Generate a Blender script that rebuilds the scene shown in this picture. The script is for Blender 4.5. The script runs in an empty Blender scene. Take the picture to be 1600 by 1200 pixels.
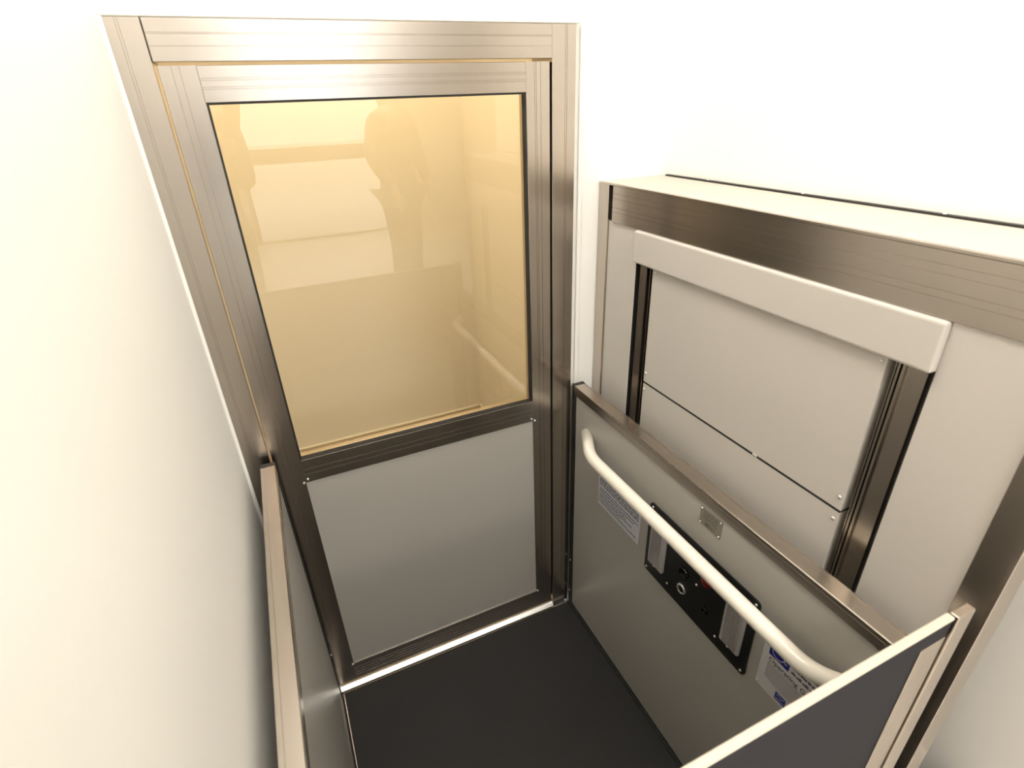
import bpy, bmesh, math, random
from mathutils import Vector, Matrix
random.seed(7)
S = bpy.context.scene
COL = S.collection

# ------------------------------------------------------------------ camera, world, exposure
# X runs along the lift door to the right, Y through the door, Z up; platform floor at z = 0
F_PX = 844.44
CAM_P = Vector((-0.853, -1.457, 1.949))
RIGHT = Vector((0.9105371, -0.41190217, -0.0354794)).normalized()
FWD = Vector((0.35042686, 0.81447289, -0.46242288)).normalized()
UP = RIGHT.cross(FWD).normalized()
cam_d = bpy.data.cameras.new('camera')
cam = bpy.data.objects.new('camera', cam_d)
COL.objects.link(cam)
cam.matrix_world = Matrix((( RIGHT.x, UP.x, -FWD.x, CAM_P.x), (RIGHT.y, UP.y, -FWD.y, CAM_P.y),
                           (RIGHT.z, UP.z, -FWD.z, CAM_P.z), (0, 0, 0, 1)))
cam_d.sensor_fit = 'HORIZONTAL'
cam_d.sensor_width = 36.0
cam_d.lens = F_PX / 1600 * 36
cam_d.clip_start = 0.02
cam_d.dof.use_dof = True
cam_d.dof.focus_distance = 1.9
cam_d.dof.aperture_fstop = 4.5
S.camera = cam

SKY = 3.1           # overcast daylight outside the lobby glazing
LIFT_LAMP = 15.0    # radiance of the flush panel over the lift
LOBBY_LAMP = 26.0   # radiance of the lobby ceiling panels
HALL_LAMP = 66.0    # radiance of the warm lamp in the hall behind the door

w = bpy.data.worlds.new('overcast_sky')
S.world = w
w.use_nodes = True
bg = w.node_tree.nodes['Background']
bg.inputs[0].default_value = (0.93, 0.97, 1.0, 1)
bg.inputs[1].default_value = SKY

S.view_settings.view_transform = 'Standard'
S.view_settings.look = 'None'
S.view_settings.gamma = 1.0
S.view_settings.use_curve_mapping = False
S.view_settings.exposure = 0.35

# ------------------------------------------------------------------ materials
MATS = {}
def mat(name, col, rough=0.5, metal=0.0, spec=0.5, bump=0.0, bscale=200, var=0.0, vscale=6, stretch=None, coat=0.0, emit=None, estr=0.0):
    m = bpy.data.materials.new(name)
    m.use_nodes = True
    nt = m.node_tree
    b = nt.nodes['Principled BSDF']
    b.inputs['Base Color'].default_value = (*col, 1)
    b.inputs['Roughness'].default_value = rough
    b.inputs['Metallic'].default_value = metal
    b.inputs['Specular IOR Level'].default_value = spec
    b.inputs['Coat Weight'].default_value = coat
    tc = nt.nodes.new('ShaderNodeTexCoord')
    mp = nt.nodes.new('ShaderNodeMapping')
    nt.links.new(tc.outputs['Object'], mp.inputs['Vector'])
    if stretch: mp.inputs['Scale'].default_value = stretch
    if var > 0:
        n = nt.nodes.new('ShaderNodeTexNoise')
        n.inputs['Scale'].default_value = vscale
        n.inputs['Detail'].default_value = 4
        nt.links.new(mp.outputs['Vector'], n.inputs['Vector'])
        r = nt.nodes.new('ShaderNodeMapRange')
        r.inputs[3].default_value = 1 - var
        r.inputs[4].default_value = 1 + var
        nt.links.new(n.outputs['Fac'], r.inputs[0])
        mx = nt.nodes.new('ShaderNodeMix')
        mx.data_type = 'RGBA'; mx.blend_type = 'MULTIPLY'
        mx.inputs[0].default_value = 1
        mx.inputs[6].default_value = (*col, 1)
        nt.links.new(r.outputs[0], mx.inputs[7])
        nt.links.new(mx.outputs[2], b.inputs['Base Color'])
    if bump > 0:
        n2 = nt.nodes.new('ShaderNodeTexNoise')
        n2.inputs['Scale'].default_value = bscale
        n2.inputs['Detail'].default_value = 3
        nt.links.new(mp.outputs['Vector'], n2.inputs['Vector'])
        bp = nt.nodes.new('ShaderNodeBump')
        bp.inputs['Strength'].default_value = bump
        bp.inputs['Distance'].default_value = 0.002
        nt.links.new(n2.outputs['Fac'], bp.inputs['Height'])
        nt.links.new(bp.outputs['Normal'], b.inputs['Normal'])
    if emit:
        b.inputs['Emission Color'].default_value = (*emit, 1)
        b.inputs['Emission Strength'].default_value = estr
    MATS[name] = m
    return m

mat('white_paint', (0.89, 0.875, 0.83), 0.55, bump=0.08, bscale=90)
mat('white_trim', (0.88, 0.87, 0.82), 0.4)
mat('ceiling_white', (0.88, 0.87, 0.84), 0.7)
mat('bronze', (0.52, 0.466, 0.41), 0.25, 1.0, var=0.03, vscale=30)
mat('bronze_end', (0.020, 0.018, 0.014), 0.45, 0.0)
mat('panel_grey', (0.40, 0.38, 0.342), 0.34, 0.0, spec=0.5, bump=0.04, bscale=14, var=0.03, vscale=3)
mat('tower_panel', (0.56, 0.525, 0.48), 0.5, 0.0, bump=0.05, bscale=300)
mat('tower_top', (0.58, 0.53, 0.465), 0.45)
mat('rail_cream', (0.80, 0.755, 0.66), 0.28, coat=0.3)
mat('rubber_floor', (0.0105, 0.0100, 0.0098), 0.6, bump=0.15, bscale=350, var=0.25, vscale=8)
mat('black_plate', (0.012, 0.012, 0.010), 0.35)
mat('black_gap', (0.010, 0.009, 0.008), 0.6)
mat('black_plastic', (0.008, 0.008, 0.008), 0.25)
mat('red_plastic', (0.16, 0.006, 0.006), 0.3)
mat('steel', (0.72, 0.71, 0.69), 0.28, 0.75)
mat('aluminium', (0.95, 0.94, 0.91), 0.38, 1.0)
mat('lens_plastic', (0.44, 0.42, 0.41), 0.12, coat=1.0)
mat('paper_white', (0.62, 0.63, 0.68), 0.45)
mat('paper_cream', (0.62, 0.60, 0.60), 0.4)
mat('ink', (0.05, 0.055, 0.075), 0.6)
mat('ink_grey', (0.20, 0.18, 0.20), 0.6)
mat('blue_print', (0.012, 0.014, 0.20), 0.4)
mat('blue_mark', (0.62, 0.63, 0.75), 0.5)
mat('plate_metal', (0.27, 0.25, 0.22), 0.4, 0.6)
mat('plate_ink', (0.07, 0.06, 0.05), 0.5)
mat('hall_wall', (0.86, 0.82, 0.74), 0.6, bump=0.05, bscale=90)
mat('hall_base', (0.88, 0.84, 0.74), 0.4)
mat('hall_base_low', (0.62, 0.50, 0.34), 0.5, var=0.1, vscale=8)
mat('hall_floor', (0.62, 0.60, 0.56), 0.5, var=0.15, vscale=5)
mat('lobby_tile', (0.64, 0.59, 0.53), 0.35, var=0.1, vscale=4)
mat('lobby_wall', (0.62, 0.56, 0.48), 0.6)
mat('pavement', (0.76, 0.70, 0.66), 0.8, var=0.1, vscale=2)
mat('gate_cap', (0.60, 0.545, 0.45), 0.4)
mat('gate_shade_grey', (0.020, 0.020, 0.0245), 0.7, spec=0.2)  # near-black grey carries the shade on the gate's near face
mat('dark_frame', (0.10, 0.085, 0.07), 0.4)
mat('lift_lamp', (0.9, 0.9, 0.9), 0.5, emit=(1.0, 0.945, 0.86), estr=LIFT_LAMP)
mat('lobby_lamp', (0.9, 0.9, 0.9), 0.5, emit=(1.0, 0.95, 0.88), estr=LOBBY_LAMP)
mat('hall_lamp', (0.9, 0.85, 0.7), 0.5, emit=(1.0, 0.775, 0.46), estr=HALL_LAMP)
mat('coat_dark', (0.03, 0.028, 0.03), 0.8, bump=0.2, bscale=120)
mat('coat_brown', (0.06, 0.042, 0.03), 0.8, bump=0.2, bscale=120)
mat('trouser', (0.02, 0.022, 0.03), 0.8, bump=0.2, bscale=150)
mat('skin', (0.55, 0.34, 0.25), 0.5)
mat('hair', (0.035, 0.022, 0.015), 0.55)
mat('shoe', (0.02, 0.018, 0.016), 0.4)
mat('phone_black', (0.01, 0.01, 0.012), 0.2)

def glass(name, tint=(0.97, 0.97, 0.95)):
    m = bpy.data.materials.new(name)
    m.use_nodes = True
    nt = m.node_tree
    nt.nodes.remove(nt.nodes['Principled BSDF'])
    out = nt.nodes['Material Output']
    fr = nt.nodes.new('ShaderNodeFresnel'); fr.inputs[0].default_value = 1.52
    tr = nt.nodes.new('ShaderNodeBsdfTransparent'); tr.inputs[0].default_value = (*tint, 1)
    gl = nt.nodes.new('ShaderNodeBsdfGlossy'); gl.inputs['Roughness'].default_value = 0.0
    mx = nt.nodes.new('ShaderNodeMixShader')
    nt.links.new(fr.outputs[0], mx.inputs[0])
    nt.links.new(tr.outputs[0], mx.inputs[1])
    nt.links.new(gl.outputs[0], mx.inputs[2])
    nt.links.new(mx.outputs[0], out.inputs[0])
    MATS[name] = m
glass('door_glass')
glass('lobby_glass', (0.95, 0.97, 0.96))

# ------------------------------------------------------------------ helpers
def wloc(o):
    v = Vector((0, 0, 0))
    while o is not None:
        v = v + o.location
        o = o.parent
    return v

def link(name, me, m, parent=None, smooth=False):
    o = bpy.data.objects.new(name, me)
    if m: me.materials.append(MATS[m])
    COL.objects.link(o)
    if parent is not None:
        o.parent = parent
    if smooth:
        for p in me.polygons: p.use_smooth = True
    return o

def obj(name, bm, m, parent=None, smooth=False):
    """bm is in world coordinates; moved into the parent's frame"""
    if parent is not None:
        bmesh.ops.translate(bm, verts=bm.verts, vec=-wloc(parent))
    bmesh.ops.recalc_face_normals(bm, faces=bm.faces)
    me = bpy.data.meshes.new(name)
    bm.to_mesh(me); bm.free()
    return link(name, me, m, parent, smooth)

def add_box(bm, x0, x1, y0, y1, z0, z1, bev=0.0, seg=1):
    r = bmesh.ops.create_cube(bm, size=1.0)
    vs = r['verts']
    for v in vs:
        v.co = Vector(((x0 + x1) / 2 + v.co.x * (x1 - x0), (y0 + y1) / 2 + v.co.y * (y1 - y0), (z0 + z1) / 2 + v.co.z * (z1 - z0)))
    if bev > 0:
        es = list({e for v in vs for e in v.link_edges})
        bmesh.ops.bevel(bm, geom=es, offset=bev, segments=seg, profile=0.5, affect='EDGES')

def box(name, x0, x1, y0, y1, z0, z1, m, parent=None, bev=0.0, seg=1):
    bm = bmesh.new()
    add_box(bm, x0, x1, y0, y1, z0, z1, bev, seg)
    return obj(name, bm, m, parent)

def extrusion(name, L, l0, l1, W, w0, w1, F, fb, ff, grooves, m, parent=None, gw=0.0016, gd=0.0010, ch=0.0010):
    """metal section: length axis L, width axis W, face axis F (back fb, front ff); grooves as fractions of the width"""
    s = 1 if ff > fb else -1
    wv = abs(w1 - w0)
    pts = [(w0, fb), (w1, fb), (w1, ff - s * ch), (w1 - ch, ff)]
    for g in sorted(grooves, reverse=True):
        c = w0 + g * wv
        pts += [(c + gw / 2, ff), (c + gw * 0.3, ff - s * gd), (c - gw * 0.3, ff - s * gd), (c - gw / 2, ff)]
    pts += [(w0 + ch, ff), (w0, ff - s * ch)]
    bm = bmesh.new()
    rows = []
    for l in (l0, l1):
        row = []
        for (wq, fq) in pts:
            c = [0, 0, 0]; c[L] = l; c[W] = wq; c[F] = fq
            row.append(bm.verts.new(c))
        rows.append(row)
    n = len(pts)
    for i in range(n):
        j = (i + 1) % n
        bm.faces.new((rows[0][i], rows[0][j], rows[1][j], rows[1][i]))
    bm.faces.new(rows[0]); bm.faces.new(rows[1])
    return obj(name, bm, m, parent)

def axis_mat(axis):
    a = Vector(axis).normalized()
    return a.to_track_quat('Z', 'Y').to_matrix().to_4x4()

def lathe(bm, c, axis, prof, n=20):
    """prof: list of (r, h) along axis from centre c"""
    M = Matrix.Translation(Vector(c)) @ axis_mat(axis)
    rings = []
    for r, h in prof:
        if r <= 1e-6:
            rings.append([bm.verts.new(M @ Vector((0, 0, h)))])
        else:
            rings.append([bm.verts.new(M @ Vector((r * math.cos(2 * math.pi * k / n), r * math.sin(2 * math.pi * k / n), h))) for k in range(n)])
    for a, b in zip(rings, rings[1:]):
        if len(a) == 1 and len(b) == 1: continue
        for k in range(n):
            j = (k + 1) % n
            if len(a) == 1: bm.faces.new((a[0], b[k], b[j]))
            elif len(b) == 1: bm.faces.new((a[k], a[j], b[0]))
            else: bm.faces.new((a[k], a[j], b[j], b[k]))
    if len(rings[0]) > 1: bm.faces.new(rings[0])
    if len(rings[-1]) > 1: bm.faces.new(rings[-1])

def turned(name, c, axis, prof, m, parent, n=20, smooth=True):
    bm = bmesh.new(); lathe(bm, c, axis, prof, n)
    return obj(name, bm, m, parent, smooth)

def screw(c, axis, parent, r=0.0045, m='steel'):
    return turned('screw', c, axis, [(r, -0.002), (r, 0.0008), (r * 0.75, 0.0022), (r * 0.35, 0.003), (0, 0.003)], m, parent, 10)

def tube(name, pts, r, m, parent=None, n=20, corner=0.0, cseg=8, cap_in=0.0):
    P = [Vector(p) for p in pts]
    path = [P[0]]
    for i in range(1, len(P) - 1):
        a = (P[i - 1] - P[i]); b = (P[i + 1] - P[i])
        d = min(corner, a.length * 0.48, b.length * 0.48)
        p0 = P[i] + a.normalized() * d; p1 = P[i] + b.normalized() * d
        for k in range(cseg + 1):
            t = k / cseg
            path.append((1 - t) ** 2 * p0 + 2 * t * (1 - t) * P[i] + t * t * p1)
    path.append(P[-1])
    bm = bmesh.new()
    up = Vector((0, 0, 1)); rings = []
    for i, p in enumerate(path):
        t = (path[min(i + 1, len(path) - 1)] - path[max(i - 1, 0)]).normalized()
        u = t.cross(up)
        if u.length < 1e-3: u = t.cross(Vector((1, 0, 0)))
        u.normalize(); v = u.cross(t).normalized()
        rings.append([bm.verts.new(p + r * (u * math.cos(2 * math.pi * k / n) + v * math.sin(2 * math.pi * k / n))) for k in range(n)])
    for a, b in zip(rings, rings[1:]):
        for k in range(n):
            bm.faces.new((a[k], a[(k + 1) % n], b[(k + 1) % n], b[k]))
    bm.faces.new(rings[0]); bm.faces.new(rings[-1])
    return obj(name, bm, m, parent, True)

def thing(name, label, cat, loc, group=None):
    o = bpy.data.objects.new(name, None)
    o.empty_display_size = 0.05
    COL.objects.link(o); o.location = loc
    return tag(o, label, cat, group)

def tag(o, label, cat=None, group=None, kind=None):
    o['label'] = label
    if cat: o['category'] = cat
    if group: o['group'] = group
    if kind: o['kind'] = kind
    return o

def struct(o, label):
    o['kind'] = 'structure'; o['label'] = label
    return o

def sempty(name, label, loc):
    o = bpy.data.objects.new(name, None)
    o.empty_display_size = 0.05
    COL.objects.link(o); o.location = loc
    return struct(o, label)

def quad_x(bm, x, y0, y1, z0, z1):
    bm.faces.new([bm.verts.new(c) for c in ((x, y0, z0), (x, y1, z0), (x, y1, z1), (x, y0, z1))])

def text_x(name, body, x, yl, zb, size, m, parent, bold=0.0, thick=0.0003):
    """flat lettering on a face looking to -X; reads towards -Y"""
    cu = bpy.data.curves.new(name, 'FONT')
    cu.body = body; cu.size = size; cu.offset = bold; cu.extrude = thick / 2
    cu.resolution_u = 3
    tmp = bpy.data.objects.new(name, cu)
    COL.objects.link(tmp)
    bpy.context.view_layer.update()
    me = bpy.data.meshes.new_from_object(tmp.evaluated_get(bpy.context.evaluated_depsgraph_get()))
    bpy.data.objects.remove(tmp); bpy.data.curves.remove(cu)
    # text x -> -Y, text y -> Z, text z -> -X
    M = Matrix(((0, 0, -1, x), (-1, 0, 0, yl), (0, 1, 0, zb), (0, 0, 0, 1)))
    me.transform(Matrix.Translation(-wloc(parent)) @ M)
    me.name = name
    return link(name, me, m, parent)

# ------------------------------------------------------------------ the setting
WY = 0.025       # white wall round the door
CEIL = 3.1
LZ = 0.5         # the lobby landing stands half a metre above the parked platform
WB = -5.85       # glazed end of the lobby
b = bmesh.new()
add_box(b, 0.003, 0.345, WY, 0.12, -0.05, CEIL)
add_box(b, -1.06, 0.003, WY, 0.12, 2.123, CEIL)
struct(obj('wall_back', b, 'white_paint'), 'white painted wall around the framed lift door')
struct(box('wall_left', -1.16, -1.06, -1.35, 0.12, -0.05, CEIL, 'white_paint'), 'white painted wall beside the pale capped lift side panel')
struct(box('wall_right', 0.345, 0.45, -1.35, 0.12, -0.05, CEIL, 'white_paint'), 'white painted wall behind the lift drive tower')
struct(box('ceiling', -3.0, 2.8, WB - 0.1, 0.12, CEIL, CEIL + 0.1, 'ceiling_white'), 'plain white ceiling')
# white bead strip to the right of the frame and thin beads around it
t2 = sempty('trim_2', 'thin white and grey beads edging the lift door frame', (0.02, WY, 0))
box('bead', 0.0215, 0.036, WY - 0.008, WY, 0.0, CEIL, 'white_trim', t2, 0.002)
box('bead', -1.06, 0.0105, WY - 0.020, WY, 2.1245, 2.1365, 'white_trim', t2, 0.002)
box('bead', -1.06, -1.052, -0.010, 0.0, 0.0, 2.1235, 'white_trim', t2, 0.002)

# door frame (trim_1)
t1 = sempty('trim_1', 'brown anodised metal frame around the lift door', (-0.53, 0, 0))
GR = (0.32, 0.36, 0.62, 0.66)
extrusion('jamb', 2, 0.0, 2.1225, 0, -0.0745, -0.0025, 1, 0.12, 0.0, (0.55, 0.62), 'bronze', t1)
extrusion('jamb', 2, 0.0, 2.1225, 0, -1.059, -0.9905, 1, 0.12, 0.0, (0.38, 0.45), 'bronze', t1)
extrusion('head', 0, -0.988, -0.075, 2, 2.0465, 2.1225, 1, 0.12, 0.0, (0.36, 0.64, 0.67), 'bronze', t1)
# threshold sloped to mirror ceiling light, standing in for light leaking under the door
b = bmesh.new()
xs = (-0.9895, -0.076)
prof = [(-0.010, 0.001), (-0.0095, 0.0025), (-0.002, 0.0095), (0.006, 0.0135), (0.12, 0.0135), (0.12, 0.0), (-0.010, 0.0)]
rows = [[b.verts.new((x, y, z)) for y, z in prof] for x in xs]
for i in range(len(prof)):
    j = (i + 1) % len(prof)
    b.faces.new((rows[0][i], rows[0][j], rows[1][j], rows[1][i]))
b.faces.new(rows[0]); b.faces.new(rows[1])
box('gap_blocker', -0.0812, -0.0748, 0.026, 0.040, 0.03, 2.04, 'black_gap', t1)  # black strip added to stop hall light showing through the gap
o = obj('threshold', b, 'aluminium', t1); o['label'] = 'aluminium threshold sloped to catch ceiling light'

# the door (door_1)
d1 = sempty('door_1', 'brown metal lift door with tall glass pane above a grey kick panel', (-0.53, 0.0, 0.03))
DX0, DX1, DZ0, DZ1 = -0.9845, -0.0815, 0.030, 2.0395
GX0, GX1 = -0.912, -0.152
extrusion('stile', 2, DZ0, DZ1, 0, GX1, DX1, 1, 0.045, 0.0, (0.35, 0.42, 0.60), 'bronze', d1)
extrusion('stile', 2, DZ0, DZ1, 0, DX0, GX0, 1, 0.045, 0.0, (0.35, 0.55), 'bronze', d1)
extrusion('top_rail', 0, GX0, GX1, 2, 1.970, DZ1, 1, 0.045, 0.0, (0.36, 0.42, 0.60, 0.66), 'bronze', d1)
extrusion('lock_rail', 0, GX0, GX1, 2, 0.957, 1.036, 1, 0.045, 0.0, (0.36, 0.58), 'bronze', d1, gw=0.0022, ch=0.0004)
extrusion('bottom_rail', 0, GX0, GX1, 2, DZ0, 0.117, 1, 0.045, 0.0, (0.25, 0.4, 0.55, 0.7), 'bronze', d1, ch=0.0003)
o = box('glass_pane', GX0 - 0.004, GX1 + 0.004, 0.022, 0.028, 1.030, 1.976, 'door_glass', d1)
o['label'] = 'clear glass pane reflecting the lobby'
for (x0, x1, z0, z1) in ((GX0, GX1, 1.036, 1.038), (GX0, GX1, 1.966, 1.970), (GX0, GX0 + 0.004, 1.040, 1.966), (GX1 - 0.004, GX1, 1.040, 1.966)):
    box('gasket', x0, x1, 0.002, 0.0215, z0, z1, 'black_gap', d1)
box('kick_panel', GX0, GX1, 0.004, 0.040, 0.117, 0.957, 'panel_grey', d1)
for (x, z) in ((-0.918, 0.957), (-0.905, 0.967), (-0.157, 0.966), (-0.145, 0.957), (-0.147, 0.120), (-0.916, 0.115)):
    screw((x, -0.0005, z), (0, -1, 0), d1, 0.0038)

# hall behind the door
HX0, HX1, HY1 = -1.7, 0.20, 1.53
struct(box('floor', HX0, HX1, 0.12, HY1, -0.06, -0.001, 'hall_floor'), 'brown floor of the warm lit hall behind the glass')
b = bmesh.new()
add_box(b, HX1, HX1 + 0.08, 0.12, HY1, -0.06, CEIL)
struct(obj('wall_hall_right', b, 'hall_wall'), 'yellow lit side wall seen through the door glass')
struct(box('wall_hall_end', HX0, HX1 + 0.08, HY1, HY1 + 0.08, -0.06, CEIL, 'hall_wall'), 'cream end wall of the hall behind the glass')
struct(box('wall_hall_left', HX0 - 0.08, HX0, 0.12, HY1 + 0.08, -0.06, CEIL, 'hall_wall'), 'cream side wall of the hall hidden by the door stile')
struct(box('wall_hall_front', HX0, -1.06, 0.12, 0.13, -0.06, CEIL, 'hall_wall'), 'cream hall wall beside the lift door')
struct(box('ceiling_hall', HX0 - 0.08, HX1 + 0.08, 0.12, HY1 + 0.08, CEIL, CEIL + 0.08, 'hall_wall'), 'cream ceiling of the hall')
bb = sempty('baseboard_hall', 'tan skirting with a pale top edge in the hall', (-0.5, HY1, 0))
box('skirting_board', HX0, HX1, HY1 - 0.015, HY1, 0.0, 0.155, 'hall_base_low', bb)
box('top_bead', HX0, HX1 - 0.02, HY1 - 0.0155, HY1, 0.155, 0.167, 'hall_base', bb, 0.003)
box('skirting_board', HX1 - 0.015, HX1, 0.14, HY1 - 0.015, 0.0, 0.155, 'hall_base_low', bb)
box('top_bead', HX1 - 0.0155, HX1, 0.14, HY1, 0.155, 0.167, 'hall_base', bb, 0.003)
hl = thing('hall_lamp', 'round warm ceiling lamp in the hall behind the door', 'lamp', (-0.55, 0.85, CEIL))
turned('lamp_base', (-0.55, 0.85, CEIL), (0, 0, -1), [(0.17, 0.0), (0.17, 0.02), (0.15, 0.03), (0, 0.03)], 'white_trim', hl, 28)
turned('lamp_shade', (-0.55, 0.85, CEIL), (0, 0, -1), [(0.15, 0.028), (0.145, 0.06), (0.11, 0.085), (0.05, 0.098), (0, 0.1)], 'hall_lamp', hl, 28)

# lobby behind the photographer, seen only in the glass
struct(box('floor_pit', -1.16, 0.345, -1.35, 0.12, -0.2, -0.1, 'black_gap'), 'dark pit floor below the lift platform')
struct(box('floor_lobby', -3.0, 2.8, WB, -1.24, LZ - 0.12, LZ, 'lobby_tile'), 'beige lobby floor in front of the lift gate')
struct(box('wall_fascia', -1.06, 0.345, -1.35, -1.245, -0.1, LZ - 0.12, 'white_paint'), 'white fascia below the lobby floor edge')
struct(box('wall_lobby_left', -3.1, -3.0, WB - 0.1, -1.25, LZ - 0.12, CEIL, 'white_paint'), 'white lobby wall on one side')
struct(box('wall_lobby_right', 2.8, 2.9, WB - 0.1, -1.25, LZ - 0.12, CEIL, 'white_paint'), 'white lobby wall on the other side')
struct(box('wall_lobby_front_left', -3.0, -1.16, -1.35, -1.25, LZ, CEIL, 'white_paint'), 'white lobby wall beside the lift opening')
struct(box('wall_lobby_front_right', 0.45, 2.8, -1.35, -1.25, LZ, CEIL, 'white_paint'), 'white lobby wall beyond the drive tower')
b = bmesh.new()
WX0, WX1, WT = -0.98, 0.96, LZ + 2.35
add_box(b, -3.0, WX0, WB - 0.1, WB, LZ - 0.12, CEIL)
add_box(b, WX1, 2.8, WB - 0.1, WB, LZ - 0.12, CEIL)
add_box(b, WX0, WX1, WB - 0.1, WB, WT, CEIL)
struct(obj('wall_lobby_back', b, 'lobby_wall'), 'tan lobby wall around the glazed entrance')
wn = sempty('window_1', 'tall glazed entrance with a dark middle rail reflected in the door glass', (0.0, WB - 0.05, LZ))
box('window_frame', WX0, WX0 + 0.05, WB - 0.09, WB - 0.01, LZ, WT, 'dark_frame', wn, 0.003)
box('window_frame', WX1 - 0.05, WX1, WB - 0.09, WB - 0.01, LZ, WT, 'dark_frame', wn, 0.003)
for (z0, z1) in ((WT - 0.06, WT), (1.400, 1.563), (LZ, LZ + 0.02)):
    box('window_rail', WX0 + 0.05, WX1 - 0.05, WB - 0.09, WB - 0.01, z0, z1, 'dark_frame', wn, 0.003)
box('window_pane', WX0 + 0.05, WX1 - 0.05, WB - 0.054, WB - 0.046, 1.563, WT - 0.06, 'lobby_glass', wn)
box('window_pane', WX0 + 0.05, WX1 - 0.05, WB - 0.054, WB - 0.046, LZ + 0.02, 1.400, 'lobby_glass', wn)
struct(box('ground', -14, 14, -30, WB - 0.1, LZ - 0.3, LZ - 0.02, 'pavement'), 'pale pavement outside the lobby glazing')

def ceiling_panel(label, x, y, sx, sy, m, group=None):
    t = thing('ceiling_light', label, 'light', (x, y, CEIL), group)
    box('frame', x - sx / 2, x + sx / 2, y - sy / 2, y - sy / 2 + 0.02, CEIL - 0.025, CEIL, 'white_trim', t, 0.002)
    box('frame', x - sx / 2, x + sx / 2, y + sy / 2 - 0.02, y + sy / 2, CEIL - 0.025, CEIL, 'white_trim', t, 0.002)
    box('frame', x - sx / 2, x - sx / 2 + 0.02, y - sy / 2 + 0.02, y + sy / 2 - 0.02, CEIL - 0.025, CEIL, 'white_trim', t, 0.002)
    box('frame', x + sx / 2 - 0.02, x + sx / 2, y - sy / 2 + 0.02, y + sy / 2 - 0.02, CEIL - 0.025, CEIL, 'white_trim', t, 0.002)
    box('diffuser', x - sx / 2 + 0.02, x + sx / 2 - 0.02, y - sy / 2 + 0.02, y + sy / 2 - 0.02, CEIL - 0.02, CEIL - 0.012, m, t)
ceiling_panel('square ceiling light panel above the lift platform', -0.62, -0.50, 0.6, 0.6, 'lift_lamp')
for y, what in ((-2.6, 'behind the raised phone'), (-4.6, 'beside the glazed entrance')):
    ceiling_panel('long ceiling light panel over the lobby floor ' + what, -0.2, y, 1.2, 0.6, 'lobby_lamp', 'lobby ceiling panels')

# ------------------------------------------------------------------ lift platform and its sides
GATE_Y = -1.19
pf = thing('lift_platform', 'dark rubber covered lift platform floor in front of the door', 'platform', (-0.49, -0.6, -0.06))
box('deck', -0.972, -0.002, GATE_Y + 0.02, -0.016, -0.06, -0.004, 'black_gap', pf)
box('rubber_mat', -0.969, -0.010, GATE_Y + 0.022, -0.020, -0.004, 0.0, 'rubber_floor', pf, 0.001)
box('edge_strip', -0.969, -0.010, -0.0195, -0.0135, -0.006, 0.001, 'bronze', pf)
box('edge_strip', -0.9735, -0.9695, GATE_Y + 0.02, -0.0135, -0.006, 0.0015, 'bronze', pf)
box('kerb_strip', -0.0095, -0.002, GATE_Y + 0.02, -0.0135, -0.006, 0.004, 'black_gap', pf)

def side_panel(label, xi, xo, zt, ye, yn):
    """xi: inner face, xo: outer face"""
    s = 1 if xo > xi else -1
    t = thing('lift_side_panel', label, 'side panel', ((xi + xo) / 2, (ye + yn) / 2, -0.004))
    a, c = min(xi, xo), max(xi, xo)
    extrusion('top_cap', 1, yn + 0.012, ye - 0.020, 0, a, c, 2, zt - 0.036, zt, (0.27 if s < 0 else 0.80,), 'bronze', t, gw=0.002)
    extrusion('cap_face', 1, yn + 0.012, ye - 0.020, 2, zt - 0.036, zt - 0.001, 0, xi + s * 0.004, xi - s * 0.0008, (0.68,), 'bronze', t, gw=0.0016, gd=0.001)
    box('end_cap', a, c, ye - 0.020, ye, zt - 0.036, zt, 'bronze_end', t, 0.001)
    box('end_cap', a, c, yn, yn + 0.012, zt - 0.036, zt, 'bronze_end', t, 0.001)
    box('end_post', a, c, ye - 0.026, ye, -0.004, zt - 0.036, 'bronze_end', t, 0.001)
    box('end_post', a, c, yn, yn + 0.026, -0.004, zt - 0.036, 'bronze_end', t, 0.001)
    p0 = xi + s * 0.003; p1 = xo - s * 0.003
    box('infill_panel', min(p0, p1), max(p0, p1), yn + 0.026, ye - 0.026, 0.006, zt - 0.036, 'panel_grey', t)
    box('bottom_channel', a, c, yn + 0.026, ye - 0.026, -0.004, 0.006, 'black_gap', t)
    for z in (0.07, 0.245):
        screw((xi - s * 0.0003, ye - 0.012, z), (-s, 0, 0), t, 0.004)
    return t
sp_r = side_panel('grey lift side panel carrying the handrail and black control plate', 0.0, 0.043, 1.07, -0.006, GATE_Y + 0.02)
sp_l = side_panel('grey lift side panel with pale lit cap beside the white wall', -0.977, -1.016, 1.07, -0.022, GATE_Y + 0.02)

# handrail
hr = thing('handrail', 'cream tubular handrail on the lift side panel', 'handrail', (-0.03, -0.65, 0.91))
tube('rail_tube', [(0.0029, -0.106, 0.922), (-0.062, -0.232, 0.922), (-0.062, -1.065, 0.922), (0.0029, -1.138, 0.922)], 0.0195, 'rail_cream', hr, 24, 0.045)

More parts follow.
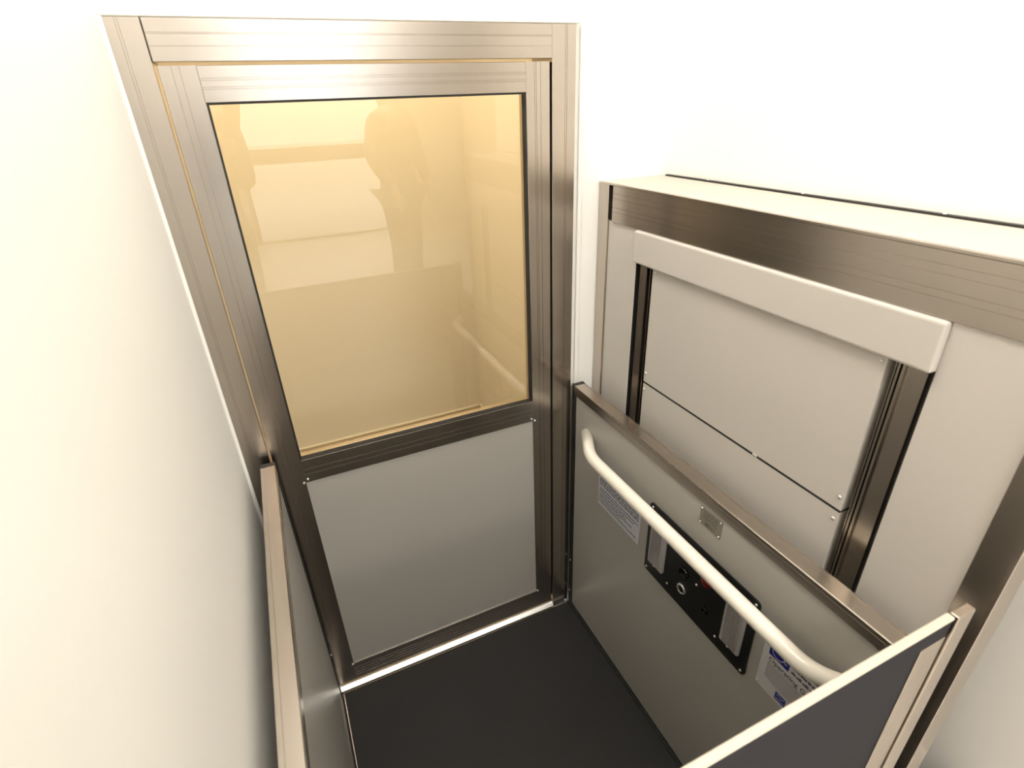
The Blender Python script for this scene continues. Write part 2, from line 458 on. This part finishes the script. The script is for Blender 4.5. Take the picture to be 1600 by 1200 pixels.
# ---- control plate
PX = 0.0028
cp = thing('control_plate', 'black lift control plate with two ribbed lamps under the handrail', 'control panel', (PX, -0.68, 0.636))
b = bmesh.new()
y0, y1, z0, z1, rr = -0.884, -0.473, 0.634, 0.896, 0.012
loop = []
for (cy, cz, a0) in ((y1 - rr, z1 - rr, 0), (y0 + rr, z1 - rr, 90), (y0 + rr, z0 + rr, 180), (y1 - rr, z0 + rr, 270)):
    for k in range(6):
        a = math.radians(a0 + 18 * k)
        loop.append((cy + rr * math.cos(a), cz + rr * math.sin(a)))
f0 = [b.verts.new((PX, y, z)) for y, z in loop]
f1 = [b.verts.new((PX - 0.004, y, z)) for y, z in loop]
for i in range(len(loop)):
    j = (i + 1) % len(loop)
    b.faces.new((f0[i], f0[j], f1[j], f1[i]))
b.faces.new(f0); b.faces.new(f1)
obj('face_plate', b, 'black_plate', cp)
FX = PX - 0.004
for (y, z) in ((-0.486, 0.884), (-0.484, 0.647), (-0.873, 0.884), (-0.873, 0.646), (-0.581, 0.667), (-0.779, 0.664), (-0.690, 0.768)):
    screw((FX, y, z), (-1, 0, 0), cp, 0.0038)
for (ya, yb) in ((-0.565, -0.497), (-0.864, -0.799)):
    bm_ = bmesh.new()
    za, zb = 0.690, 0.845
    add_box(bm_, FX - 0.013, FX, ya, yb, za, zb, 0.005, 2)
    ln = obj('lamp_lens', bm_, 'lens_plastic', cp)
    ln['label'] = 'ribbed clear lamp lens'
    n = 9
    b = bmesh.new()
    for k in range(n):
        yc = ya + 0.009 + (yb - ya - 0.018) * (k + 0.5) / n
        add_box(b, FX - 0.0165, FX - 0.0125, yc - 0.0016, yc + 0.0016, za + 0.010, zb - 0.010, 0.0006)
    r = obj('ribs', b, 'lens_plastic', ln); r['kind'] = 'stuff'
    screw((FX - 0.0135, (ya + yb) / 2, za + 0.006), (-1, 0, 0), ln, 0.003)
    screw((FX - 0.0135, (ya + yb) / 2, zb - 0.006), (-1, 0, 0), ln, 0.003)
turned('push_button', (FX, -0.643, 0.770), (-1, 0, 0), [(0.0165, 0), (0.0165, 0.008), (0.014, 0.010), (0.0135, 0.0065), (0, 0.006)], 'black_plastic', cp, 24)
rb = turned('call_button', (FX, -0.643, 0.708), (-1, 0, 0), [(0.0165, 0), (0.0165, 0.006), (0.0145, 0.0085), (0.0125, 0.0085), (0.0115, 0.0055), (0, 0.0055)], 'steel', cp, 28)
rb['label'] = 'silver ringed round push button'
turned('button_cap', (FX, -0.643, 0.708), (-1, 0, 0), [(0.011, 0.0056), (0.010, 0.0072), (0, 0.0074)], 'black_plastic', rb, 24)
st = turned('stop_button', (FX, -0.735, 0.832), (-1, 0, 0), [(0.011, 0), (0.011, 0.010), (0.0185, 0.012), (0.0185, 0.018), (0.015, 0.023), (0, 0.025)], 'red_plastic', cp, 24)
st['label'] = 'red mushroom stop button'
turned('key_switch', (FX, -0.733, 0.714), (-1, 0, 0), [(0.010, 0), (0.010, 0.004), (0.007, 0.006), (0.0065, 0.003), (0, 0.003)], 'black_plastic', cp, 20)

# ---- notice sheet with rows of print
def rows_of_print(name, x, yl, yr, zs, h, m, parent, seed, ends=None, wmin=0.006, wmax=0.017, gap=0.0022):
    rnd = random.Random(seed)
    bm_ = bmesh.new()
    for i, z in enumerate(zs):
        hh = h[i] if isinstance(h, (list, tuple)) else h
        y = yl; end = ends[i] if ends else yr
        while y > end + 0.004:
            wd = min(rnd.uniform(wmin, wmax), y - end)
            # word made of short letter strokes
            yy = y
            while yy > y - wd + 0.0006:
                lw = rnd.uniform(0.25, 0.55) * hh
                quad_x(bm_, x, max(yy - lw, y - wd), yy, z, z + hh * rnd.choice((0.72, 0.72, 1.0)))
                yy -= lw + 0.0004
            y -= wd + gap
    o = obj(name, bm_, m, parent)
    o['kind'] = 'stuff'
    return o
nt_ = thing('notice_sheet', 'white printed notice sheet under the far end of the handrail', 'notice', (PX, -0.31, 0.685))
box('sheet', PX - 0.0008, PX, -0.432, -0.196, 0.684, 0.838, 'paper_white', nt_)
zs = [0.826 - 0.0105 * i for i in range(6)]
rows_of_print('print_rows', PX - 0.0011, -0.203, -0.424, zs, 0.0074, 'ink', nt_, 3)
zs2 = [0.757 - 0.0115 * i for i in range(6)]
ends = [-0.424, -0.40, -0.36, -0.395, -0.33, -0.415]
rows_of_print('print_rows', PX - 0.0011, -0.203, -0.424, zs2, 0.0062, 'ink', nt_, 4, ends)

# ---- data plate
dp = thing('data_plate', 'small engraved metal data plate riveted below the panel cap', 'plate', (PX, -0.697, 0.968))
box('plate', PX - 0.0015, PX, -0.735, -0.660, 0.968, 1.022, 'plate_metal', dp, 0.0006)
rows_of_print('engraving', PX - 0.0017, -0.672, -0.724, [1.0105, 1.004, 0.9975, 0.991], 0.0034, 'plate_ink', dp, 8)
text_x('number', '20111', PX - 0.0017, -0.680, 0.974, 0.0145, 'plate_ink', dp, 0.0004)
for (y, z) in ((-0.665, 1.017), (-0.730, 1.017), (-0.665, 0.973), (-0.730, 0.973)):
    screw((PX - 0.0012, y, z), (-1, 0, 0), dp, 0.0026)

# ---- operating guide
og = thing('guide_plate', 'white Operating Guide plate with blue wheelchair symbol beside the control plate', 'sign', (PX, -1.0, 0.66))
box('plate', PX - 0.0018, PX, -1.105, -0.915, 0.663, 0.868, 'paper_cream', og, 0.0005)
GX = PX - 0.0021
bm_ = bmesh.new(); quad_x(bm_, GX, -0.985, -0.931, 0.785, 0.853)
sym = obj('wheelchair_sign', bm_, 'blue_print', og); sym['label'] = 'blue square with white wheelchair symbol'
bm_ = bmesh.new()
def stroke(pts, wd):
    for (a, c) in zip(pts, pts[1:]):
        a, c = Vector(a), Vector(c)
        d = (c - a).normalized(); n = Vector((-d.y, d.x)) * wd / 2
        q = [a + n - d * wd * 0.2, c + n + d * wd * 0.2, c - n + d * wd * 0.2, a - n - d * wd * 0.2]
        bm_.faces.new([bm_.verts.new((GX - 0.0002, p.x, p.y)) for p in q])
stroke([(-0.9545 + 0.0165 * math.cos(math.radians(a)), 0.8065 + 0.0165 * math.sin(math.radians(a))) for a in range(100, -75 - 140, -12)][::1], 0.0028)
stroke([(-0.9505, 0.838), (-0.9535, 0.813), (-0.967, 0.813), (-0.974, 0.797), (-0.979, 0.799)], 0.0034)
stroke([(-0.952, 0.826), (-0.965, 0.826)], 0.003)
v = [bm_.verts.new((GX - 0.0002, -0.950 + 0.0042 * math.cos(k * math.pi / 6), 0.8445 + 0.0042 * math.sin(k * math.pi / 6))) for k in range(12)]
bm_.faces.new(v)
obj('symbol', bm_, 'blue_mark', sym)
text_x('lettering', 'Operating Guide', GX, -0.934, 0.7655, 0.0195, 'ink', og, 0.00015)
rows_of_print('print_rows', GX, -0.992, -1.098, [0.838, 0.822, 0.806, 0.790], 0.0085, 'ink', og, 12, [-1.07, -1.085, -1.06, -1.095])
rows_of_print('print_rows', GX, -0.934, -1.098, [0.757 - 0.0052 * i for i in range(10)], 0.0031, 'ink_grey', og, 13, gap=0.0012)
rows_of_print('print_rows', GX, -0.950, -1.098, [0.7045], 0.0028, 'ink_grey', og, 14)
bm_ = bmesh.new(); quad_x(bm_, GX, -1.000, -0.971, 0.672, 0.697)
lg = obj('maker_logo', bm_, 'blue_print', og); lg['label'] = 'small blue logo patch'
bm_ = bmesh.new()
stroke([(-0.975, 0.690), (-0.981, 0.693), (-0.987, 0.687), (-0.996, 0.692)], 0.0018)
obj('logo_mark', bm_, 'blue_mark', lg)
rows_of_print('logo_words', GX - 0.0002, -0.974, -0.998, [0.675, 0.679], 0.0022, 'blue_mark', lg, 15, gap=0.001)
for (y, z) in ((-0.921, 0.670), (-1.099, 0.670), (-0.921, 0.861), (-1.099, 0.861)):
    screw((PX - 0.0016, y, z), (-1, 0, 0), og, 0.003)

# ------------------------------------------------------------------ drive tower
TX, TZ, TN = 0.10, 1.725, -1.21
tw = thing('drive_tower', 'brown framed lift drive tower with pale grey panels against the white wall', 'lift tower', (0.22, -0.6, 0.0))
extrusion('corner_post', 2, 0, TZ - 0.004, 1, -0.030, 0.022, 0, 0.16, TX, (), 'bronze', tw)
extrusion('corner_post', 2, 0, TZ - 0.004, 1, TN, TN + 0.052, 0, 0.16, TX, (), 'bronze', tw)
box('reveal_strip', TX + 0.016, 0.15, -0.052, -0.0305, 1.615, TZ - 0.004, 'bronze_end', tw)
extrusion('header', 1, TN + 0.075, -0.052, 2, 1.617, TZ - 0.004, 0, 0.16, TX, (0.30, 0.42, 0.66, 0.80), 'bronze', tw, gw=0.0018, gd=0.0010)
box('reveal_strip', TX + 0.016, 0.15, TN + 0.0525, TN + 0.0745, 1.615, TZ - 0.004, 'bronze_end', tw)
tp = box('top_panel', TX + 0.002, 0.331, TN, 0.022, TZ - 0.004, TZ, 'tower_top', tw, 0.001)
box('edge_lip', TX - 0.001, TX + 0.012, TN, 0.0215, TZ - 0.0035, TZ + 0.0012, 'bronze', tw)
for y in (0.005, -0.165, -0.345, -0.525, -0.705, -0.885, -1.065, -1.19):
    screw((TX + 0.042, y, TZ), (0, 0, 1), tp, 0.0045)
box('back_strip', 0.333, 0.3445, TN, 0.005, TZ - 0.03, TZ + 0.004, 'bronze_end', tw)
for y in (-0.178, -0.5, -0.82):
    screw((0.339, y, TZ + 0.004), (0, 0, 1), tw, 0.004)
# side stiles in pale grey
box('stile', TX + 0.005, 0.15, -0.180, -0.0305, 0.0, 1.6165, 'tower_panel', tw, 0.001)
box('stile', TX + 0.005, 0.15, TN + 0.0525, TN + 0.202, 0.0, 1.6165, 'tower_panel', tw, 0.001)
# raised pale lintel with rounded edges
YA, YB = -0.180, TN + 0.202
b = bmesh.new(); add_box(b, TX - 0.010, TX + 0.020, YB, YA, 1.525, 1.6165, 0.006, 3)
obj('lintel', b, 'tower_panel', tw)
# guide channels
def channel(ya, s):
    """ya: stile side edge; s=-1 runs towards -Y"""
    def bx(name, a, c, x0, x1, m):
        box(name, x0, x1, min(ya + s * a, ya + s * c), max(ya + s * a, ya + s * c), 0.0, 1.524, m, tw)
    bx('channel_side', 0.0003, 0.0013, TX + 0.0055, 0.149, 'black_gap')
    bx('channel_back', 0.0015, 0.0775, 0.150, 0.155, 'black_gap')
    bx('guide_rail', 0.012, 0.046, TX + 0.012, 0.149, 'bronze')
    bx('guide_rail', 0.0465, 0.051, TX + 0.006, 0.149, 'bronze')
    bx('guide_rail', 0.058, 0.062, TX + 0.012, 0.149, 'bronze')
    bx('guide_rail', 0.066, 0.068, TX + 0.015, 0.149, 'bronze')
channel(YA, -1); channel(YB, 1)
PA, PB = -0.258, YB + 0.078
box('front_panel', TX + 0.006, 0.14, PB, PA, 1.170, 1.5245, 'tower_panel', tw)
box('front_panel', TX + 0.006, 0.14, PB, PA, 0.0, 1.164, 'tower_panel', tw)
box('joint_filler', TX + 0.0058, 0.14, PB, PA, 1.1641, 1.1699, 'black_gap', tw)
box('joint_clip', TX + 0.0045, TX + 0.018, -0.708, -0.694, 1.1635, 1.1705, 'steel', tw, 0.001)
for (y, z) in ((-0.268, 1.511), (-0.266, 1.200), (-0.264, 1.143), (PB + 0.01, 1.511), (PB + 0.01, 1.2), (PB + 0.01, 1.143)):
    screw((TX + 0.0058, y, z), (-1, 0, 0), tw, 0.0042)

# ------------------------------------------------------------------ landing gate (near side)
gt = thing('landing_gate', 'waist high landing gate with pale lit top bar across the platform end', 'gate', (-0.48, GATE_Y - 0.02, 0.0))
GT = 1.207
gy0, gy1 = GATE_Y - 0.013, GATE_Y
box('gate_post', 0.002, 0.045, gy0 - 0.004, gy1 - 0.002, 0.0, GT, 'bronze', gt, 0.002)
box('gate_post', -1.02, -0.977, gy0 - 0.004, gy1 - 0.002, 0.0, GT, 'bronze', gt, 0.002)
extrusion('top_rail', 0, -0.972, -0.003, 1, gy0, gy1, 2, GT - 0.005, GT, (), 'gate_cap', gt, ch=0.002)
box('top_frame', -0.972, -0.003, gy0 + 0.001, gy1 - 0.001, GT - 0.045, GT - 0.005, 'gate_shade_grey', gt)
box('stile', -0.972, -0.912, gy0, gy1, 0.03, GT - 0.045, 'bronze', gt, 0.001)
box('stile', -0.063, -0.003, gy0, gy1, 0.03, GT - 0.045, 'bronze', gt, 0.001)
box('middle_rail', -0.912, -0.063, gy0, gy1, 0.755, 0.815, 'bronze', gt, 0.001)
box('bottom_rail', -0.912, -0.063, gy0, gy1, 0.03, 0.11, 'bronze', gt, 0.001)
box('infill_panel', -0.912, -0.063, gy0 + 0.003, gy1 - 0.003, 0.815, GT - 0.045, 'gate_shade_grey', gt)
box('infill_panel', -0.912, -0.063, gy0 + 0.003, gy1 - 0.003, 0.11, 0.755, 'panel_grey', gt)

# ------------------------------------------------------------------ people, seen only as reflections in the glass
def skin_mesh(name, verts, edges, radii, m, parent, root=0, sub=2):
    me = bpy.data.meshes.new(name)
    me.from_pydata([Vector(v) for v in verts], edges, [])
    o = link(name, me, m, parent)
    md = o.modifiers.new('skin', 'SKIN')
    for i, r in enumerate(radii):
        rr_ = r if isinstance(r, tuple) else (r, r)
        me.skin_vertices[0].data[i].radius = rr_
        me.skin_vertices[0].data[i].use_root = (i == root)
    md.use_smooth_shade = True
    s = o.modifiers.new('sub', 'SUBSURF'); s.levels = sub; s.render_levels = sub
    return o

class Sk:
    def __init__(s): s.v = []; s.e = []; s.r = []
    def add(s, p, r, to=None):
        s.v.append(p); s.r.append(r)
        if to is not None: s.e.append((to, len(s.v) - 1))
        return len(s.v) - 1
    def chain(s, pts, start):
        k = start
        for p, r in pts: k = s.add(p, r, k)
        return k

def hand_chain(sk, wrist, d, n, side, curl):
    """palm and five fingers: d along the hand, n out of the palm, side towards the thumb"""
    d, n, side = Vector(d).normalized(), Vector(n).normalized(), Vector(side).normalized()
    W = Vector(sk.v[wrist])
    palm = sk.add(tuple(W + d * 0.045), 0.024, wrist)
    top = sk.add(tuple(W + d * 0.080), 0.021, palm)
    for k, (off, ln) in enumerate(((0.030, 0.070), (0.010, 0.078), (-0.010, 0.072), (-0.029, 0.057))):
        b0 = W + d * 0.088 + side * off
        a = sk.add(tuple(b0), 0.0088, top)
        p1 = b0 + (d * math.cos(curl * 0.5) + n * math.sin(curl * 0.5)) * ln * 0.45
        p2 = p1 + (d * math.cos(curl * 1.2) + n * math.sin(curl * 1.2)) * ln * 0.32
        p3 = p2 + (d * math.cos(curl * 1.7) + n * math.sin(curl * 1.7)) * ln * 0.25
        a = sk.add(tuple(p1), 0.0083, a); a = sk.add(tuple(p2), 0.0076, a); sk.add(tuple(p3), 0.0065, a)
    t0 = W + d * 0.035 + side * 0.030
    a = sk.add(tuple(t0), 0.011, palm)
    p = t0 + (side * 0.6 + d * 0.7 + n * 0.25).normalized() * 0.036
    a = sk.add(tuple(p), 0.0095, a)
    sk.add(tuple(p + (d * 0.9 + n * 0.4).normalized() * 0.028), 0.008, a)

def person(label, base, face, H, ra, la, coat, coat_hem, hair_long):
    """base: floor point; face: +1 looks to +Y; ra / la: (elbow, wrist, hand dir, palm normal, thumb side, curl) in world offsets"""
    t = thing('person', label, 'person', base, 'people reflected in the door glass')
    u = H / 1.75
    f = face
    sk = Sk()
    pel = sk.add((0, 0, 0.93 * u), (0.15, 0.105))
    sp = sk.add((0, 0.01 * f, 1.10 * u), (0.135, 0.10), pel)
    ch = sk.add((0, 0.0, 1.29 * u), (0.165, 0.11), sp)
    nb = sk.add((0, 0.0, 1.43 * u), (0.085, 0.07), ch)
    nk = sk.add((0, 0.012 * f, 1.50 * u), 0.052, nb)
    jaw = sk.add((0, 0.030 * f, 1.57 * u), (0.062, 0.072), nk)
    hd = sk.add((0, 0.018 * f, 1.645 * u), (0.075, 0.092), jaw)
    sk.add((0, 0.012 * f, 1.715 * u), (0.062, 0.075), hd)
    arms = []
    for sx, arm in ((1, ra), (-1, la)):
        sh = sk.add((0.175 * u * sx, -0.01 * f, 1.405 * u), 0.058, nb)
        el = sk.add(arm[0], 0.043, sh)
        e, wv = Vector(arm[0]), Vector(arm[1])
        mid = sk.add(tuple(e.lerp(wv, 0.35)), 0.041, el)
        wr = sk.add(arm[1], 0.027, mid)
        hand_chain(sk, wr, *arm[2:])
        arms.append((sx, sh, arm))
    for sx in (1, -1):
        hip = sk.add((0.095 * u * sx, 0, 0.86 * u), 0.088, pel)
        kn = sk.add((0.10 * u * sx, 0.015 * f, 0.49 * u), 0.056, hip)
        cf = sk.add((0.10 * u * sx, -0.01 * f, 0.36 * u), 0.054, kn)
        an = sk.add((0.10 * u * sx, -0.02 * f, 0.09 * u), 0.036, cf)
        sk.add((0.11 * u * sx, 0.11 * f, 0.035 * u), (0.04, 0.028), an)
    body = skin_mesh('body', sk.v, sk.e, sk.r, 'skin', t)
    # face
    def ball(name, c, r, m, sc=(1, 1, 1)):
        bm_ = bmesh.new()
        bmesh.ops.create_uvsphere(bm_, u_segments=12, v_segments=8, radius=r, matrix=Matrix.Translation(Vector(c)) @ Matrix.Diagonal((*sc, 1)))
        me = bpy.data.meshes.new(name); bm_.to_mesh(me); bm_.free()
        return link(name, me, m, t, True)
    fy = 0.105 * f
    for sx in (1, -1):
        ball('eye', (0.031 * sx, fy - 0.004 * f, 1.635 * u), 0.011, 'white_trim')
        ball('iris', (0.031 * sx, fy + 0.005 * f, 1.635 * u), 0.0055, 'hair')
        ball('ear', (0.078 * sx, 0.015 * f, 1.625 * u), 0.03, 'skin', (0.35, 0.6, 1))
    ball('nose', (0, fy + 0.012 * f, 1.605 * u), 0.017, 'skin', (0.8, 1, 1.4))
    ball('mouth', (0, fy - 0.002 * f, 1.565 * u), 0.02, 'red_plastic', (1, 0.35, 0.3))
    # hair cap
    bm_ = bmesh.new()
    bmesh.ops.create_uvsphere(bm_, u_segments=20, v_segments=14, radius=0.108, matrix=Matrix.Translation((0, -0.004 * f, 1.668 * u)) @ Matrix.Diagonal((0.86, 1.06, 1.06, 1)))
    for v_ in list(bm_.verts):
        low = 1.655 * u if v_.co.y * f > 0.02 else (1.40 * u if hair_long else 1.575 * u)
        if v_.co.z < low + 0.02 and v_.co.y * f > 0.035: v_.co.y = 0.06 * f; v_.co.z = max(v_.co.z, 1.66 * u)
        elif hair_long and v_.co.z < 1.63 * u: v_.co.z -= 0.16 * (1.66 * u - v_.co.z) / 0.1
    me = bpy.data.meshes.new('hair'); bm_.to_mesh(me); bm_.free()
    link('hair', me, 'hair', t, True)
    # coat
    ck = Sk()
    c0 = ck.add((0, 0, 1.10 * u), (0.165, 0.125))
    c1 = ck.add((0, 0, 1.28 * u), (0.19, 0.13), c0)
    c2 = ck.add((0, 0, 1.41 * u), (0.115, 0.085), c1)
    ck.add((0, 0.004 * f, 1.455 * u), (0.07, 0.06), c2)
    c3 = ck.add((0, 0, 0.93 * u), (0.185, 0.135), c0)
    ck.add((0, 0, coat_hem), (0.205, 0.15), c3)
    for sx, shi, arm in arms:
        s_ = ck.add((0.18 * u * sx, -0.01 * f, 1.395 * u), 0.075, c2)
        e_ = ck.add(arm[0], 0.060, s_)
        wv = Vector(arm[1]); ee = Vector(arm[0])
        ck.add(tuple(ee.lerp(wv, 0.92)), 0.042, e_)
    skin_mesh('coat', ck.v, ck.e, ck.r, coat, t)
    tk = Sk()
    p0 = tk.add((0, 0, 0.92 * u), (0.16, 0.115))
    for sx in (1, -1):
        a = tk.add((0.095 * u * sx, 0, 0.83 * u), 0.100, p0)
        a = tk.add((0.10 * u * sx, 0.012 * f, 0.49 * u), 0.072, a)
        tk.add((0.10 * u * sx, -0.02 * f, 0.075 * u), 0.060, a)
    skin_mesh('trousers', tk.v, tk.e, tk.r, 'trouser', t)
    for sx in (1, -1):
        bm_ = bmesh.new()
        add_box(bm_, 0.10 * u * sx - 0.048, 0.10 * u * sx + 0.052, min(-0.075 * f, 0.195 * f), max(-0.075 * f, 0.195 * f), 0.0, 0.085, 0.032, 4)
        for v_ in bm_.verts:
            if v_.co.y * f > 0.07 and v_.co.z > 0.04: v_.co.z -= 0.03 * min(1, (v_.co.y * f - 0.07) / 0.1)
        me = bpy.data.meshes.new('shoe'); bm_.to_mesh(me); bm_.free()
        link('shoe', me, 'shoe', t, True)
    return t

# photographer, standing just outside the gate with the phone raised
PB_ = Vector((-1.10, -1.84, LZ))
phone_c = CAM_P - FWD * 0.018 - UP * 0.045 - RIGHT * 0.022
wrist = CAM_P - FWD * 0.050 - UP * 0.185 - RIGHT * 0.02
person('person in a dark coat raising a phone, reflected at the edge of the door glass', PB_, 1, 1.75,
       ((0.20, 0.14, 1.12), tuple(wrist - PB_), tuple(UP), tuple(FWD), tuple(RIGHT * -1), 0.35),
       ((-0.27, 0.02, 1.17), (-0.26, 0.12, 0.93), (0.05, 0.1, -1), (0.6, 0.2, 0), (0.1, 1, 0), 0.35),
       'coat_dark', 0.78, False)
person('person in a long coat standing in the lobby, reflected in the door glass', Vector((0.17, -2.95, LZ)), 1, 1.72,
       ((0.27, 0.0, 1.12), (0.25, 0.10, 0.88), (0, 0.1, -1), (-0.6, 0.2, 0), (-0.1, 1, 0), 0.35),
       ((-0.27, 0.0, 1.12), (-0.22, 0.13, 0.90), (0, 0.1, -1), (0.6, 0.2, 0), (0.1, 1, 0), 0.35),
       'coat_brown', 0.80, True).rotation_euler.z = math.radians(-38)
# the phone
ph = thing('phone', 'black phone held up in the raised hand', 'phone', phone_c)
b = bmesh.new(); add_box(b, -0.037, 0.037, -0.077, 0.077, -0.0042, 0.0042, 0.004, 2)
Mr = Matrix(((RIGHT.x, UP.x, -FWD.x), (RIGHT.y, UP.y, -FWD.y), (RIGHT.z, UP.z, -FWD.z))).to_4x4()
me = bpy.data.meshes.new('case'); b.to_mesh(me); b.free(); me.transform(Mr)
link('case', me, 'phone_black', ph)
b = bmesh.new(); add_box(b, -0.033, 0.033, -0.072, 0.072, 0.0043, 0.0047)
me = bpy.data.meshes.new('screen'); b.to_mesh(me); b.free(); me.transform(Mr)
link('screen', me, 'black_plastic', ph)
